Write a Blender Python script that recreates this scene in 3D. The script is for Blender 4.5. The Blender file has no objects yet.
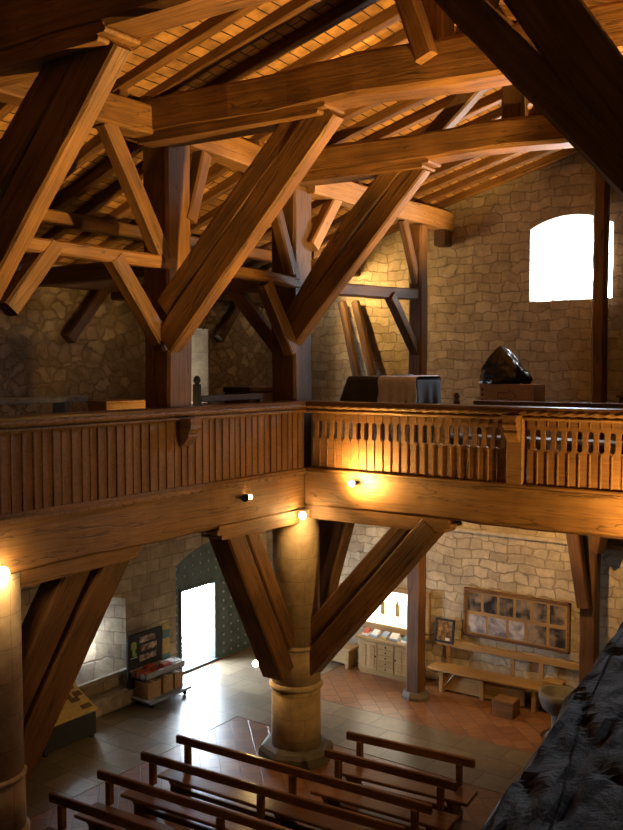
import bpy, bmesh, math, random
from mathutils import Vector, Matrix, noise
R = random.Random(7)
S = bpy.context.scene
COL = S.collection
V = Vector

# ------------------------------------------------------------ camera, sky, daylight, exposure
cam_d = bpy.data.cameras.new('camera'); cam = bpy.data.objects.new('camera', cam_d); COL.objects.link(cam)
cam.location = (0, 0, 6.2)
cam.rotation_euler = (math.radians(90) - math.atan(49 / 900), 0, math.radians(35.3))
cam_d.sensor_fit = 'VERTICAL'; cam_d.sensor_height = 36.0; cam_d.lens = 36.0 * 900 / 830
cam_d.clip_start = 0.05; cam_d.clip_end = 200
S.camera = cam
S.view_settings.view_transform = 'Standard'; S.view_settings.look = 'None'
S.view_settings.gamma = 1.0; S.view_settings.use_curve_mapping = False
S.view_settings.exposure = 0.35

world = bpy.data.worlds.new('sky'); S.world = world; world.use_nodes = True
wb = world.node_tree.nodes['Background']
wb.inputs[0].default_value = (0.74, 0.87, 1.0, 1); wb.inputs[1].default_value = 42

def portal(name, loc, rot, sx, sy):
    d = bpy.data.lights.new(name, 'AREA'); d.shape = 'RECTANGLE'; d.size = sx; d.size_y = sy
    d.cycles.is_portal = True
    o = bpy.data.objects.new(name, d); COL.objects.link(o); o.location = loc; o.rotation_euler = rot
    return o
H90 = math.pi / 2
portal('daylight_end_window', (-5.52, 16.62, 8.12), (-H90, 0, 0), 1.7, 1.8)
portal('daylight_door', (-13.3, 13.8, 1.25), (0, -H90, 0), 2.6, 2.6)
portal('daylight_low_window', (-13.3, 10.95, 1.1), (0, -H90, 0), 1.2, 0.8)
portal('daylight_upper_window', (-13.3, 13.0, 6.2), (0, -H90, 0), 1.6, 0.9)
portal('daylight_added_opening', (3.55, 1.95, 7.15), (0, H90, 0), 1.1, 1.1)  # daylight for the opening added in the unseen right wall

def lamp_light(name, loc, energy, color=(1, 0.56, 0.18), radius=0.04, spot=None, target=None, blend=0.6):
    d = bpy.data.lights.new(name, 'SPOT' if spot else 'POINT')
    d.energy = energy; d.color = color; d.shadow_soft_size = radius
    o = bpy.data.objects.new(name, d); COL.objects.link(o); o.location = loc
    if spot:
        d.spot_size = math.radians(spot); d.spot_blend = blend
        o.rotation_euler = (V(target) - V(loc)).to_track_quat('-Z', 'Y').to_euler()
    return o
WARM = (1, 0.585, 0.165)
# unseen floodlights and beam lamp, added to light roof timbers and gallery front
lamp_light('added_floodlight', (-1.7, 7.6, 5.6), 3000, WARM, 0.10, 91, (-5.4, 6.9, 9.9), 0.3)
lamp_light('added_floodlight', (-2.6, 12.8, 6.2), 2300, WARM, 0.10, 70, (-6.4, 12.5, 9.9), 0.35)
lamp_light('aisle_floodlight', (-9.3, 9.9, 5.0), 35, WARM, 0.08, 120, (-11.2, 9.3, 8.2))
lamp_light('gallery_beam_light', (-2.3, 10.5, 4.35), 320, WARM, 0.06, 125, (-5.2, 11.3, 4.75))
lamp_light('under_gallery_light', (-9.2, 13.9, 4.15), 110, (1, 0.68, 0.32), 0.06, 150, (-9.4, 15.7, 2.2))
lamp_light('under_gallery_light', (-5.3, 13.5, 4.2), 230, (1, 0.57, 0.19), 0.06, 140, (-5.9, 15.7, 2.4))

# ------------------------------------------------------------ materials
def nodes_of(m):
    m.use_nodes = True
    nt = m.node_tree; b = nt.nodes['Principled BSDF']
    return nt, b
def N(nt, typ, **kw):
    n = nt.nodes.new(typ)
    for k, v in kw.items(): setattr(n, k, v)
    return n
def ramp(nt, stops):
    r = N(nt, 'ShaderNodeValToRGB'); e = r.color_ramp.elements
    while len(e) < len(stops): e.new(0.5)
    for i, (p, c) in enumerate(stops):
        e[i].position = p; e[i].color = (*c, 1)
    return r
def plain(name, col, rough=0.6, metal=0.0, emit=None, noise_amt=0.15, scale=12):
    m = bpy.data.materials.new(name); nt, b = nodes_of(m)
    tc = N(nt, 'ShaderNodeTexCoord'); no = N(nt, 'ShaderNodeTexNoise'); no.inputs['Scale'].default_value = scale
    no.inputs['Detail'].default_value = 4
    nt.links.new(tc.outputs['Object'], no.inputs['Vector'])
    lo = tuple(max(0, c * (1 - noise_amt)) for c in col); hi = tuple(min(1, c * (1 + noise_amt)) for c in col)
    r = ramp(nt, [(0.3, lo), (0.7, hi)]); nt.links.new(no.outputs['Fac'], r.inputs['Fac'])
    nt.links.new(r.outputs['Color'], b.inputs['Base Color'])
    b.inputs['Roughness'].default_value = rough; b.inputs['Metallic'].default_value = metal
    if emit:
        b.inputs['Emission Color'].default_value = (*emit[0], 1); b.inputs['Emission Strength'].default_value = emit[1]
    return m
def wood(name, dark, mid, light, rough=0.6, crack=1.0, stretch=0.45, across=13.0, bump=0.5):
    m = bpy.data.materials.new(name); nt, b = nodes_of(m); Lk = nt.links.new
    tc = N(nt, 'ShaderNodeTexCoord'); oi = N(nt, 'ShaderNodeObjectInfo')
    mul = N(nt, 'ShaderNodeVectorMath', operation='SCALE'); mul.inputs[0].default_value = (37, 17, 29)
    Lk(oi.outputs['Random'], mul.inputs['Scale'])
    add = N(nt, 'ShaderNodeVectorMath', operation='ADD'); Lk(tc.outputs['Object'], add.inputs[0]); Lk(mul.outputs[0], add.inputs[1])
    mp = N(nt, 'ShaderNodeMapping'); mp.inputs['Scale'].default_value = (stretch, across, across); Lk(add.outputs[0], mp.inputs['Vector'])
    n1 = N(nt, 'ShaderNodeTexNoise'); n1.inputs['Scale'].default_value = 2.2; n1.inputs['Detail'].default_value = 7; n1.inputs['Roughness'].default_value = 0.65; n1.inputs['Distortion'].default_value = 0.6
    Lk(mp.outputs[0], n1.inputs['Vector'])
    n2 = N(nt, 'ShaderNodeTexNoise'); n2.inputs['Scale'].default_value = 1.1; n2.inputs['Detail'].default_value = 3; Lk(add.outputs[0], n2.inputs['Vector'])
    mx = N(nt, 'ShaderNodeMath', operation='MULTIPLY_ADD'); Lk(n2.outputs['Fac'], mx.inputs[0]); mx.inputs[1].default_value = 0.55
    hf = N(nt, 'ShaderNodeMath', operation='MULTIPLY'); Lk(n1.outputs['Fac'], hf.inputs[0]); hf.inputs[1].default_value = 0.55
    Lk(hf.outputs[0], mx.inputs[2])
    r = ramp(nt, [(0.36, dark), (0.53, mid), (0.72, light)]); Lk(mx.outputs[0], r.inputs['Fac'])
    # long drying cracks
    mp2 = N(nt, 'ShaderNodeMapping'); mp2.inputs['Scale'].default_value = (0.35, 5.0, 5.0); Lk(add.outputs[0], mp2.inputs['Vector'])
    n3 = N(nt, 'ShaderNodeTexNoise'); n3.inputs['Scale'].default_value = 1.3; n3.inputs['Detail'].default_value = 2.5; n3.inputs['Distortion'].default_value = 0.8
    Lk(mp2.outputs[0], n3.inputs['Vector'])
    sb = N(nt, 'ShaderNodeMath', operation='SUBTRACT'); Lk(n3.outputs['Fac'], sb.inputs[0]); sb.inputs[1].default_value = 0.5
    ab = N(nt, 'ShaderNodeMath', operation='ABSOLUTE'); Lk(sb.outputs[0], ab.inputs[0])
    cr = N(nt, 'ShaderNodeMapRange'); cr.inputs['From Min'].default_value = 0.0; cr.inputs['From Max'].default_value = 0.012
    cr.inputs['To Min'].default_value = 1 - 0.65 * crack; cr.inputs['To Max'].default_value = 1; Lk(ab.outputs[0], cr.inputs['Value'])
    mc = N(nt, 'ShaderNodeMix', data_type='RGBA', blend_type='MULTIPLY'); mc.inputs['Factor'].default_value = 1
    Lk(r.outputs['Color'], mc.inputs['A']); Lk(cr.outputs[0], mc.inputs['B'])
    Lk(mc.outputs['Result'], b.inputs['Base Color'])
    b.inputs['Roughness'].default_value = rough
    ad = N(nt, 'ShaderNodeMath', operation='MULTIPLY_ADD'); Lk(cr.outputs[0], ad.inputs[0]); ad.inputs[1].default_value = 0.5; Lk(n1.outputs['Fac'], ad.inputs[2])
    bp = N(nt, 'ShaderNodeBump'); bp.inputs['Strength'].default_value = bump; bp.inputs['Distance'].default_value = 0.02
    Lk(ad.outputs[0], bp.inputs['Height']); Lk(bp.outputs['Normal'], b.inputs['Normal'])
    return m
def masonry(name, cols, mortar, bw, bh, distort=0.10, rubble=None, axes='sum', bump=0.8, msize=0.02, rough=0.9, floor=False, rot=0.0):
    """coursed stone; rubble = (z_low, z_high) blends into voronoi rubble above"""
    m = bpy.data.materials.new(name); nt, b = nodes_of(m); Lk = nt.links.new
    g = N(nt, 'ShaderNodeNewGeometry')
    sp = N(nt, 'ShaderNodeSeparateXYZ'); Lk(g.outputs['Position'], sp.inputs[0])
    cb = N(nt, 'ShaderNodeCombineXYZ')
    if floor:
        Lk(sp.outputs['X'], cb.inputs['X']); Lk(sp.outputs['Y'], cb.inputs['Y'])
    else:
        s = N(nt, 'ShaderNodeMath', operation='ADD'); Lk(sp.outputs['X'], s.inputs[0]); Lk(sp.outputs['Y'], s.inputs[1])
        Lk(s.outputs[0], cb.inputs['X']); Lk(sp.outputs['Z'], cb.inputs['Y'])
    mp = N(nt, 'ShaderNodeMapping'); mp.inputs['Rotation'].default_value = (0, 0, rot); Lk(cb.outputs[0], mp.inputs['Vector'])
    dn = N(nt, 'ShaderNodeTexNoise'); dn.inputs['Scale'].default_value = 3.2; dn.inputs['Detail'].default_value = 3; Lk(mp.outputs[0], dn.inputs['Vector'])
    dv = N(nt, 'ShaderNodeVectorMath', operation='SUBTRACT'); Lk(dn.outputs['Color'], dv.inputs[0]); dv.inputs[1].default_value = (.5, .5, .5)
    ds = N(nt, 'ShaderNodeVectorMath', operation='SCALE'); Lk(dv.outputs[0], ds.inputs[0]); ds.inputs['Scale'].default_value = distort
    da = N(nt, 'ShaderNodeVectorMath', operation='ADD'); Lk(mp.outputs[0], da.inputs[0]); Lk(ds.outputs[0], da.inputs[1])
    br = N(nt, 'ShaderNodeTexBrick'); Lk(da.outputs[0], br.inputs['Vector'])
    br.inputs['Scale'].default_value = 1; br.inputs['Brick Width'].default_value = bw; br.inputs['Row Height'].default_value = bh
    br.inputs['Mortar Size'].default_value = msize; br.inputs['Mortar Smooth'].default_value = 0.6; br.inputs['Bias'].default_value = 0
    br.inputs['Color1'].default_value = (*cols[0], 1); br.inputs['Color2'].default_value = (*cols[1], 1); br.inputs['Mortar'].default_value = (*mortar, 1)
    br.offset = 0.5; br.offset_frequency = 2; br.squash = 0.7 if not floor else 1.0; br.squash_frequency = 3
    col = br.outputs['Color']; hgt = N(nt, 'ShaderNodeMath', operation='SUBTRACT'); hgt.inputs[0].default_value = 1; Lk(br.outputs['Fac'], hgt.inputs[1]); hgt = hgt.outputs[0]
    if rubble is not None:
        rn = N(nt, 'ShaderNodeTexNoise'); rn.inputs['Scale'].default_value = 6; rn.inputs['Detail'].default_value = 5; Lk(mp.outputs[0], rn.inputs['Vector'])
        rs = N(nt, 'ShaderNodeVectorMath', operation='SCALE'); Lk(rn.outputs['Color'], rs.inputs[0]); rs.inputs['Scale'].default_value = 0.22
        ra = N(nt, 'ShaderNodeVectorMath', operation='ADD'); Lk(da.outputs[0], ra.inputs[0]); Lk(rs.outputs[0], ra.inputs[1])
        sc = N(nt, 'ShaderNodeVectorMath', operation='MULTIPLY'); Lk(ra.outputs[0], sc.inputs[0]); sc.inputs[1].default_value = (3.4, 4.8, 1)
        vo = N(nt, 'ShaderNodeTexVoronoi', feature='DISTANCE_TO_EDGE'); vo.inputs['Scale'].default_value = 1; Lk(sc.outputs[0], vo.inputs['Vector'])
        vc = N(nt, 'ShaderNodeTexVoronoi', feature='F1'); vc.inputs['Scale'].default_value = 1; Lk(sc.outputs[0], vc.inputs['Vector'])
        mr = N(nt, 'ShaderNodeMapRange'); mr.inputs['From Min'].default_value = 0.01; mr.inputs['From Max'].default_value = 0.13; Lk(vo.outputs['Distance'], mr.inputs['Value'])
        bw_ = N(nt, 'ShaderNodeRGBToBW'); Lk(vc.outputs['Color'], bw_.inputs[0])
        rr = ramp(nt, [(0.25, cols[0]), (0.75, cols[1])]); Lk(bw_.outputs[0], rr.inputs['Fac'])
        mm = N(nt, 'ShaderNodeMix', data_type='RGBA'); Lk(mr.outputs[0], mm.inputs['Factor']); mm.inputs['A'].default_value = (*mortar, 1); Lk(rr.outputs['Color'], mm.inputs['B'])
        zf = N(nt, 'ShaderNodeMapRange'); zf.inputs['From Min'].default_value = rubble[0]; zf.inputs['From Max'].default_value = rubble[1]; Lk(sp.outputs['Z'], zf.inputs['Value'])
        mz = N(nt, 'ShaderNodeMix', data_type='RGBA'); Lk(zf.outputs[0], mz.inputs['Factor']); Lk(col, mz.inputs['A']); Lk(mm.outputs['Result'], mz.inputs['B'])
        hz = N(nt, 'ShaderNodeMix', data_type='FLOAT'); Lk(zf.outputs[0], hz.inputs['Factor']); Lk(hgt, hz.inputs['A']); Lk(mr.outputs[0], hz.inputs['B'])
        col = mz.outputs['Result']; hgt = hz.outputs['Result']
    sn = N(nt, 'ShaderNodeTexNoise'); sn.inputs['Scale'].default_value = 5; sn.inputs['Detail'].default_value = 8; sn.inputs['Roughness'].default_value = 0.7; Lk(g.outputs['Position'], sn.inputs['Vector'])
    sr = ramp(nt, [(0.3, (0.55, 0.52, 0.5)), (0.7, (1.25, 1.22, 1.15))]); Lk(sn.outputs['Fac'], sr.inputs['Fac'])
    mc = N(nt, 'ShaderNodeMix', data_type='RGBA', blend_type='MULTIPLY'); mc.inputs['Factor'].default_value = 0.8
    Lk(col, mc.inputs['A']); Lk(sr.outputs['Color'], mc.inputs['B']); Lk(mc.outputs['Result'], b.inputs['Base Color'])
    if isinstance(rough, tuple):
        rm = N(nt, 'ShaderNodeMapRange'); rm.inputs['To Min'].default_value = rough[0]; rm.inputs['To Max'].default_value = rough[1]; Lk(sn.outputs['Fac'], rm.inputs['Value']); Lk(rm.outputs[0], b.inputs['Roughness'])
    else: b.inputs['Roughness'].default_value = rough
    ha = N(nt, 'ShaderNodeMath', operation='MULTIPLY_ADD'); Lk(sn.outputs['Fac'], ha.inputs[0]); ha.inputs[1].default_value = 0.7 if not floor else 0.25; Lk(hgt, ha.inputs[2])
    bp = N(nt, 'ShaderNodeBump'); bp.inputs['Strength'].default_value = bump; bp.inputs['Distance'].default_value = 0.035 if not floor else 0.01
    Lk(ha.outputs[0], bp.inputs['Height']); Lk(bp.outputs['Normal'], b.inputs['Normal'])
    return m

M = {}
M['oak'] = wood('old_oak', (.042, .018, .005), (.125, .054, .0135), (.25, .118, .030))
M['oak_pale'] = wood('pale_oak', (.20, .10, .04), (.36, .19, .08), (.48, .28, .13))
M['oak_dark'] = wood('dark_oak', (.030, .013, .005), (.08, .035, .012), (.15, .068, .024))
M['oak_front'] = wood('gallery_oak', (.09, .040, .011), (.19, .088, .024), (.30, .150, .046), crack=1.0)
M['board'] = wood('parapet_oak', (.10, .042, .013), (.18, .080, .024), (.27, .130, .042), crack=0.3, across=12)
M['pew'] = wood('pew_oak', (.085, .034, .011), (.16, .070, .023), (.24, .112, .038), rough=0.25, crack=0.1, bump=0.15)
M['bench'] = wood('bench_oak', (.20, .115, .04), (.31, .185, .07), (.40, .26, .11), rough=0.45, crack=0.1, bump=0.15)
M['weathered'] = wood('weathered_timber', (.006, .006, .007), (.020, .021, .024), (.06, .063, .072), rough=0.62, crack=1.0, stretch=3.5, across=7, bump=0.8)
for n_ in M['weathered'].node_tree.nodes:
    if n_.type == 'BSDF_PRINCIPLED': n_.inputs['Specular IOR Level'].default_value = 0.22
M['rail'] = wood('handrail_oak', (.05, .022, .010), (.11, .05, .022), (.19, .09, .04), rough=0.28, crack=0.3, bump=0.2)
M['deck'] = wood('roof_board', (.17, .08, .028), (.34, .17, .065), (.46, .25, .10), crack=0.2)
M['stone_end'] = masonry('end_wall_masonry', ((.40, .33, .25), (.54, .465, .37)), (.34, .275, .21), .37, .18, 0.24, None, msize=0.012)
M['stone_left'] = masonry('aisle_wall_stone', ((.30, .235, .16), (.50, .40, .28)), (.30, .23, .16), .48, .25, 0.08, (4.2, 4.8), msize=0.012)
M['stone_col'] = masonry('column_stone', ((.36, .26, .155), (.43, .325, .205)), (.25, .175, .11), .62, .36, 0.02, None, msize=0.006, bump=0.35)
M['stone_plain'] = plain('dressed_stone', (.40, .33, .25), 0.9, noise_amt=0.25, scale=7)
M['stone_dark'] = plain('dark_stone', (.10, .085, .07), 0.75, noise_amt=0.3, scale=6)
M['tile'] = masonry('terracotta_tile', ((.18, .075, .033), (.26, .125, .058)), (.06, .035, .02), .30, .30, 0.03, None, msize=0.008, bump=0.5, rough=(0.22, 0.5), floor=True, rot=math.radians(45))
M['slab'] = masonry('stone_slab', ((.14, .11, .075), (.21, .17, .12)), (.06, .045, .03), .80, .52, 0.05, None, msize=0.010, bump=0.5, rough=(0.22, 0.5), floor=True)
M['plaster'] = plain('limewash', (.45, .37, .27), 0.95)
M['iron'] = plain('black_iron', (.02, .02, .022), 0.45, 0.7)
M['door'] = plain('door_paint', (.055, .085, .095), 0.55, noise_amt=0.3, scale=5)
M['stud'] = plain('iron_stud', (.30, .32, .33), 0.35, 0.8)
M['black'] = plain('black_panel', (.012, .012, .014), 0.75)
M['bag'] = plain('bin_bag_plastic', (.010, .011, .014), 0.22)
M['dark_cloth'] = plain('dark_table_cloth', (.06, .06, .065), 0.8)
M['cloth'] = plain('table_cloth', (.66, .68, .74), 0.8, noise_amt=0.1)
M['card'] = plain('cardboard', (.36, .21, .10), 0.85)
M['card_mark'] = plain('box_print', (.10, .055, .03), 0.8)
M['paper'] = plain('paper', (.72, .70, .66), 0.7)
M['red'] = plain('red_leaflet', (.45, .07, .035), 0.6, noise_amt=0.4)
M['green'] = plain('green_print', (.22, .32, .06), 0.6)
M['teal'] = plain('teal_print', (.06, .17, .20), 0.6)
M['ochre'] = plain('ochre_print', (.48, .34, .10), 0.6)
M['brown_print'] = plain('brown_print', (.10, .055, .025), 0.6)
M['grey_plastic'] = plain('grey_tray', (.32, .32, .34), 0.5)
M['blue_grey'] = plain('grey_paint', (.28, .34, .46), 0.45, noise_amt=0.25)  # lightened and blued in the colour to suggest daylight on the bench
M['bulb'] = plain('lit_bulb', (1, .9, .7), 0.4, emit=((1, .78, .42), 60))
M['lit_panel'] = None

def photo_mat(name, lo, hi, scale, emit=0.0):
    m = bpy.data.materials.new(name); nt, b = nodes_of(m)
    tc = N(nt, 'ShaderNodeTexCoord'); oi = N(nt, 'ShaderNodeObjectInfo')
    ad = N(nt, 'ShaderNodeVectorMath', operation='ADD'); sc = N(nt, 'ShaderNodeVectorMath', operation='SCALE'); sc.inputs[0].default_value = (9, 5, 7)
    nt.links.new(oi.outputs['Random'], sc.inputs['Scale']); nt.links.new(tc.outputs['Object'], ad.inputs[0]); nt.links.new(sc.outputs[0], ad.inputs[1])
    no = N(nt, 'ShaderNodeTexNoise'); no.inputs['Scale'].default_value = scale; no.inputs['Detail'].default_value = 3; no.inputs['Distortion'].default_value = 0.4
    nt.links.new(ad.outputs[0], no.inputs['Vector'])
    r = ramp(nt, [(0.38, lo), (0.68, hi)]); nt.links.new(no.outputs['Fac'], r.inputs['Fac']); nt.links.new(r.outputs['Color'], b.inputs['Base Color'])
    b.inputs['Roughness'].default_value = 0.35
    if emit:
        nt.links.new(r.outputs['Color'], b.inputs['Emission Color']); b.inputs['Emission Strength'].default_value = emit
    return m
M['photo'] = photo_mat('dark_photograph', (.015, .015, .022), (.30, .23, .18), 4)
M['photo_pale'] = photo_mat('pale_photograph', (.13, .13, .17), (.50, .48, .53), 5)
M['poster'] = photo_mat('poster_photograph', (.10, .03, .015), (.62, .48, .36), 11)
M['picture'] = photo_mat('gilt_picture', (.07, .028, .010), (.42, .24, .07), 12)
M['lit_panel'] = photo_mat('lit_display', (.95, .80, .55), (1, .95, .80), 7, emit=5.0)

# ------------------------------------------------------------ mesh helpers
def link(name, verts, faces, mat, parent=None, loc=(0, 0, 0), smooth=False, mats=None, fm=None):
    me = bpy.data.meshes.new(name); me.from_pydata([tuple(v) for v in verts], [], faces)
    for mm in (mats or [mat]): me.materials.append(mm)
    if fm:
        for p, i in zip(me.polygons, fm): p.material_index = i
    bm = bmesh.new(); bm.from_mesh(me); bmesh.ops.recalc_face_normals(bm, faces=bm.faces); bm.to_mesh(me); bm.free()
    if smooth:
        for p in me.polygons: p.use_smooth = True
    o = bpy.data.objects.new(name, me); COL.objects.link(o); o.location = loc
    if parent: o.parent = parent
    return o
def tag(o, label=None, cat=None, group=None, kind=None):
    if label: o['label'] = label
    if cat: o['category'] = cat
    if group: o['group'] = group
    if kind: o['kind'] = kind
    return o
def thing(name, label, cat, loc=(0, 0, 0), rz=0, group=None):
    o = bpy.data.objects.new(name, None); COL.objects.link(o); o.location = loc; o.rotation_euler = (0, 0, rz)
    o.empty_display_size = 0.2
    return tag(o, label, cat, group)
def copy_tree(o, parent=None):
    c = o.copy(); COL.objects.link(c)
    if parent is not None: c.parent = parent
    for ch in list(o.children): copy_tree(ch, c)
    return c
class MB:
    def __init__(s): s.v = []; s.f = []; s.m = []
    def add(s, vs, fs, mi=0):
        k = len(s.v); s.v += [V(v) for v in vs]; s.f += [tuple(i + k for i in f) for f in fs]; s.m += [mi] * len(fs); return s
    def box(s, x0, x1, y0, y1, z0, z1, ch=0.0, mi=0):
        if ch <= 0:
            vs = [(x, y, z) for z in (z0, z1) for y in (y0, y1) for x in (x0, x1)]
            return s.add(vs, [(0, 2, 3, 1), (4, 5, 7, 6), (0, 1, 5, 4), (2, 6, 7, 3), (0, 4, 6, 2), (1, 3, 7, 5)], mi)
        bm = bmesh.new(); bmesh.ops.create_cube(bm, size=1)
        for v in bm.verts: v.co = V((x0 + (v.co.x + .5) * (x1 - x0), y0 + (v.co.y + .5) * (y1 - y0), z0 + (v.co.z + .5) * (z1 - z0)))
        bmesh.ops.bevel(bm, geom=bm.edges[:], offset=ch, segments=1, affect='EDGES')
        bm.verts.index_update(); vs = [v.co.copy() for v in bm.verts]; fs = [tuple(v.index for v in f.verts) for f in bm.faces]; bm.free()
        return s.add(vs, fs, mi)
    def prism(s, poly, axis, a0, a1, mi=0):
        """poly of 2D points extruded along axis; for axis x pts are (y,z); y: (x,z); z: (x,y)"""
        def mk(p, a): return {'x': (a, p[0], p[1]), 'y': (p[0], a, p[1]), 'z': (p[0], p[1], a)}[axis]
        n = len(poly); vs = [mk(p, a0) for p in poly] + [mk(p, a1) for p in poly]
        fs = [tuple(range(n))[::-1], tuple(range(n, 2 * n))] + [(i, (i + 1) % n, n + (i + 1) % n, n + i) for i in range(n)]
        return s.add(vs, fs, mi)
    def lathe(s, prof, c=(0, 0, 0), n=24, mi=0):
        vs = []; fs = []
        for r, z in prof:
            for k in range(n):
                a = 2 * math.pi * k / n; vs.append((c[0] + r * math.cos(a), c[1] + r * math.sin(a), c[2] + z))
        for i in range(len(prof) - 1):
            for k in range(n): fs.append((i * n + k, i * n + (k + 1) % n, (i + 1) * n + (k + 1) % n, (i + 1) * n + k))
        fs.append(tuple(range(n))[::-1]); fs.append(tuple((len(prof) - 1) * n + k for k in range(n)))
        return s.add(vs, fs, mi)
    def tube(s, pts, r, n=8, mi=0):
        pts = [V(p) for p in pts]; vs = []; fs = []
        for i, p in enumerate(pts):
            d = (pts[min(i + 1, len(pts) - 1)] - pts[max(i - 1, 0)]).normalized()
            u = d.cross(V((0, 0, 1)) if abs(d.z) < .9 else V((1, 0, 0))).normalized(); w = d.cross(u)
            for k in range(n):
                a = 2 * math.pi * k / n; vs.append(p + (u * math.cos(a) + w * math.sin(a)) * r)
        for i in range(len(pts) - 1):
            for k in range(n): fs.append((i * n + k, i * n + (k + 1) % n, (i + 1) * n + (k + 1) % n, (i + 1) * n + k))
        fs.append(tuple(range(n))[::-1]); fs.append(tuple((len(pts) - 1) * n + k for k in range(n)))
        return s.add(vs, fs, mi)
    def build(s, name, mat, parent=None, loc=(0, 0, 0), smooth=False):
        mats = mat if isinstance(mat, list) else [mat]
        return link(name, s.v, s.f, None, parent, loc, smooth, mats, s.m if len(mats) > 1 else None)

def timber(name, p0, p1, w, h, mat='oak', label=None, cat=None, group=None, parent=None, wob=0.012, ch=0.025, bow=0.0, side=None, taper=1.0, seg=None):
    """rough hewn timber from p0 to p1; w = width across (horizontal), h = height in the vertical plane of its run"""
    p0 = V(p0); p1 = V(p1); d = p1 - p0; L = d.length; d.normalize()
    if side is not None: ys = V(side)
    elif abs(d.z) > 0.97: ys = V((0, 1, 0))
    else: ys = V((0, 0, 1)).cross(d)
    ys = (ys - d * ys.dot(d)).normalized(); zs = d.cross(ys)
    n = seg or max(4, int(L / 0.28)); sd = R.random() * 100
    c = min(ch, w * .3, h * .3)
    cs = [(-w/2 + c, -h/2), (w/2 - c, -h/2), (w/2, -h/2 + c), (w/2, h/2 - c), (w/2 - c, h/2), (-w/2 + c, h/2), (-w/2, h/2 - c), (-w/2, -h/2 + c)]
    vs = []; fs = []
    for i in range(n + 1):
        t = i / n; x = t * L; b = bow * math.sin(math.pi * t); sc = 1 + (taper - 1) * t
        ox = noise.noise(V((x * .7, sd, 0))) * wob * 1.2; oz = noise.noise(V((x * .7, sd, 9))) * wob * 1.2
        for k, (a, q) in enumerate(cs):
            jj = noise.noise(V((x * 1.9, sd + k * 3.1, 5))) * wob
            vs.append(V((x, a * sc + ox + math.copysign(jj, a), q * sc + oz + b + math.copysign(noise.noise(V((x * 1.9, sd + (k // 2) * 3.1, 25))) * wob, q))))
    for i in range(n):
        for k in range(8): fs.append((i * 8 + k, i * 8 + (k + 1) % 8, (i + 1) * 8 + (k + 1) % 8, (i + 1) * 8 + k))
    fs.append(tuple(range(8))[::-1]); fs.append(tuple(n * 8 + k for k in range(8)))
    o = link(name, vs, fs, M[mat])
    o.matrix_world = Matrix(((d.x, ys.x, zs.x, p0.x), (d.y, ys.y, zs.y, p0.y), (d.z, ys.z, zs.z, p0.z), (0, 0, 0, 1)))
    if parent:
        mw = o.matrix_world.copy(); o.parent = parent; o.matrix_parent_inverse = Matrix.Identity(4)
        o.matrix_local = parent.matrix_basis.inverted() @ mw
    return tag(o, label, cat, group)

def cut(o, cutters):
    for c in cutters:
        md = o.modifiers.new('cut', 'BOOLEAN'); md.operation = 'DIFFERENCE'; md.object = c; md.solver = 'EXACT'
    bpy.context.view_layer.update()
    me = bpy.data.meshes.new_from_object(o.evaluated_get(bpy.context.evaluated_depsgraph_get()))
    o.modifiers.clear(); o.data = me
    for c in cutters: bpy.data.objects.remove(c)
def arch_pts(a0, a1, z0, z1, rise, n=10):
    """2D outline of an opening with a segmental arched head"""
    pts = [(a0, z0), (a1, z0)]
    if rise <= 0: return pts + [(a1, z1), (a0, z1)]
    half = (a1 - a0) / 2; cx = (a0 + a1) / 2; rad = (half * half + rise * rise) / (2 * rise); zc = z1 - rad
    th = math.asin(min(1, half / rad))
    for i in range(n + 1):
        t = th - 2 * th * i / n; pts.append((cx + rad * math.sin(t), zc + rad * math.cos(t)))
    return pts
def loft(inner, outer, axis, a0, a1):
    def mk(p, a): return {'x': (a, p[0], p[1]), 'y': (p[0], a, p[1])}[axis]
    n = len(inner); vs = [mk(p, a0) for p in inner] + [mk(p, a1) for p in outer]
    fs = [tuple(range(n))[::-1], tuple(range(n, 2 * n))] + [(i, (i + 1) % n, n + (i + 1) % n, n + i) for i in range(n)]
    return link('cutter', vs, fs, M['plaster'])

# ------------------------------------------------------------ setting: walls, floor, roof
XW, YW = -12.35, 15.7            # inner faces of the aisle wall and the end wall
fl = MB().box(XW - .9, 3.5, -7, YW + .9, -.3, 0).build('floor', M['tile']); tag(fl, kind='structure')
fl2 = MB().box(XW + .02, -10.1, 2, YW - .02, 0.0, 0.006).box(-10.1, 2.5, 12.0, 13.55, 0.0, 0.006).build('floor_slabs', M['slab']); tag(fl2, kind='structure')
wl = MB().box(XW - .9, XW, -7, YW + .9, 0, 8.0).build('wall_left', M['stone_left']); tag(wl, kind='structure')
cut(wl, [loft(arch_pts(12.80, 15.40, -.1, 2.60, .36), arch_pts(12.80, 15.40, -.1, 2.60, .36), 'x', XW + .1, XW - 1.0),
         loft(arch_pts(10.05, 11.47, .58, 2.02, .12), arch_pts(10.88, 11.20, .95, 1.38, .04), 'x', XW + .001, XW - .901),
         loft(arch_pts(12.95, 13.84, 5.45, 6.95, 0), arch_pts(12.80, 13.20, 5.55, 6.85, 0), 'x', XW + .001, XW - .901)])
we = MB().box(XW - .9, 3.5, YW, YW + .9, 0, 11.2).build('wall_end', M['stone_end']); tag(we, kind='structure')
cut(we, [loft(arch_pts(-6.27, -4.78, 7.36, 8.86, .20), arch_pts(-6.12, -4.85, 7.42, 8.80, .18), 'y', YW - .001, YW + .901)])
wr = MB().box(2.6, 3.5, -7, YW, 0, 11.2).build('wall_right', M['plaster']); tag(wr, kind='structure')
cut(wr, [loft(arch_pts(1.6, 2.3, 6.8, 7.5, .1), arch_pts(1.6, 2.3, 6.8, 7.5, .1), 'x', 2.5, 3.6)])  # opening added out of view to light the foreground rail and braces
wk = MB().box(XW - .9, 3.5, -7.9, -7, 0, 11.2).build('wall_back', M['plaster']); tag(wk, kind='structure')
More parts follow.
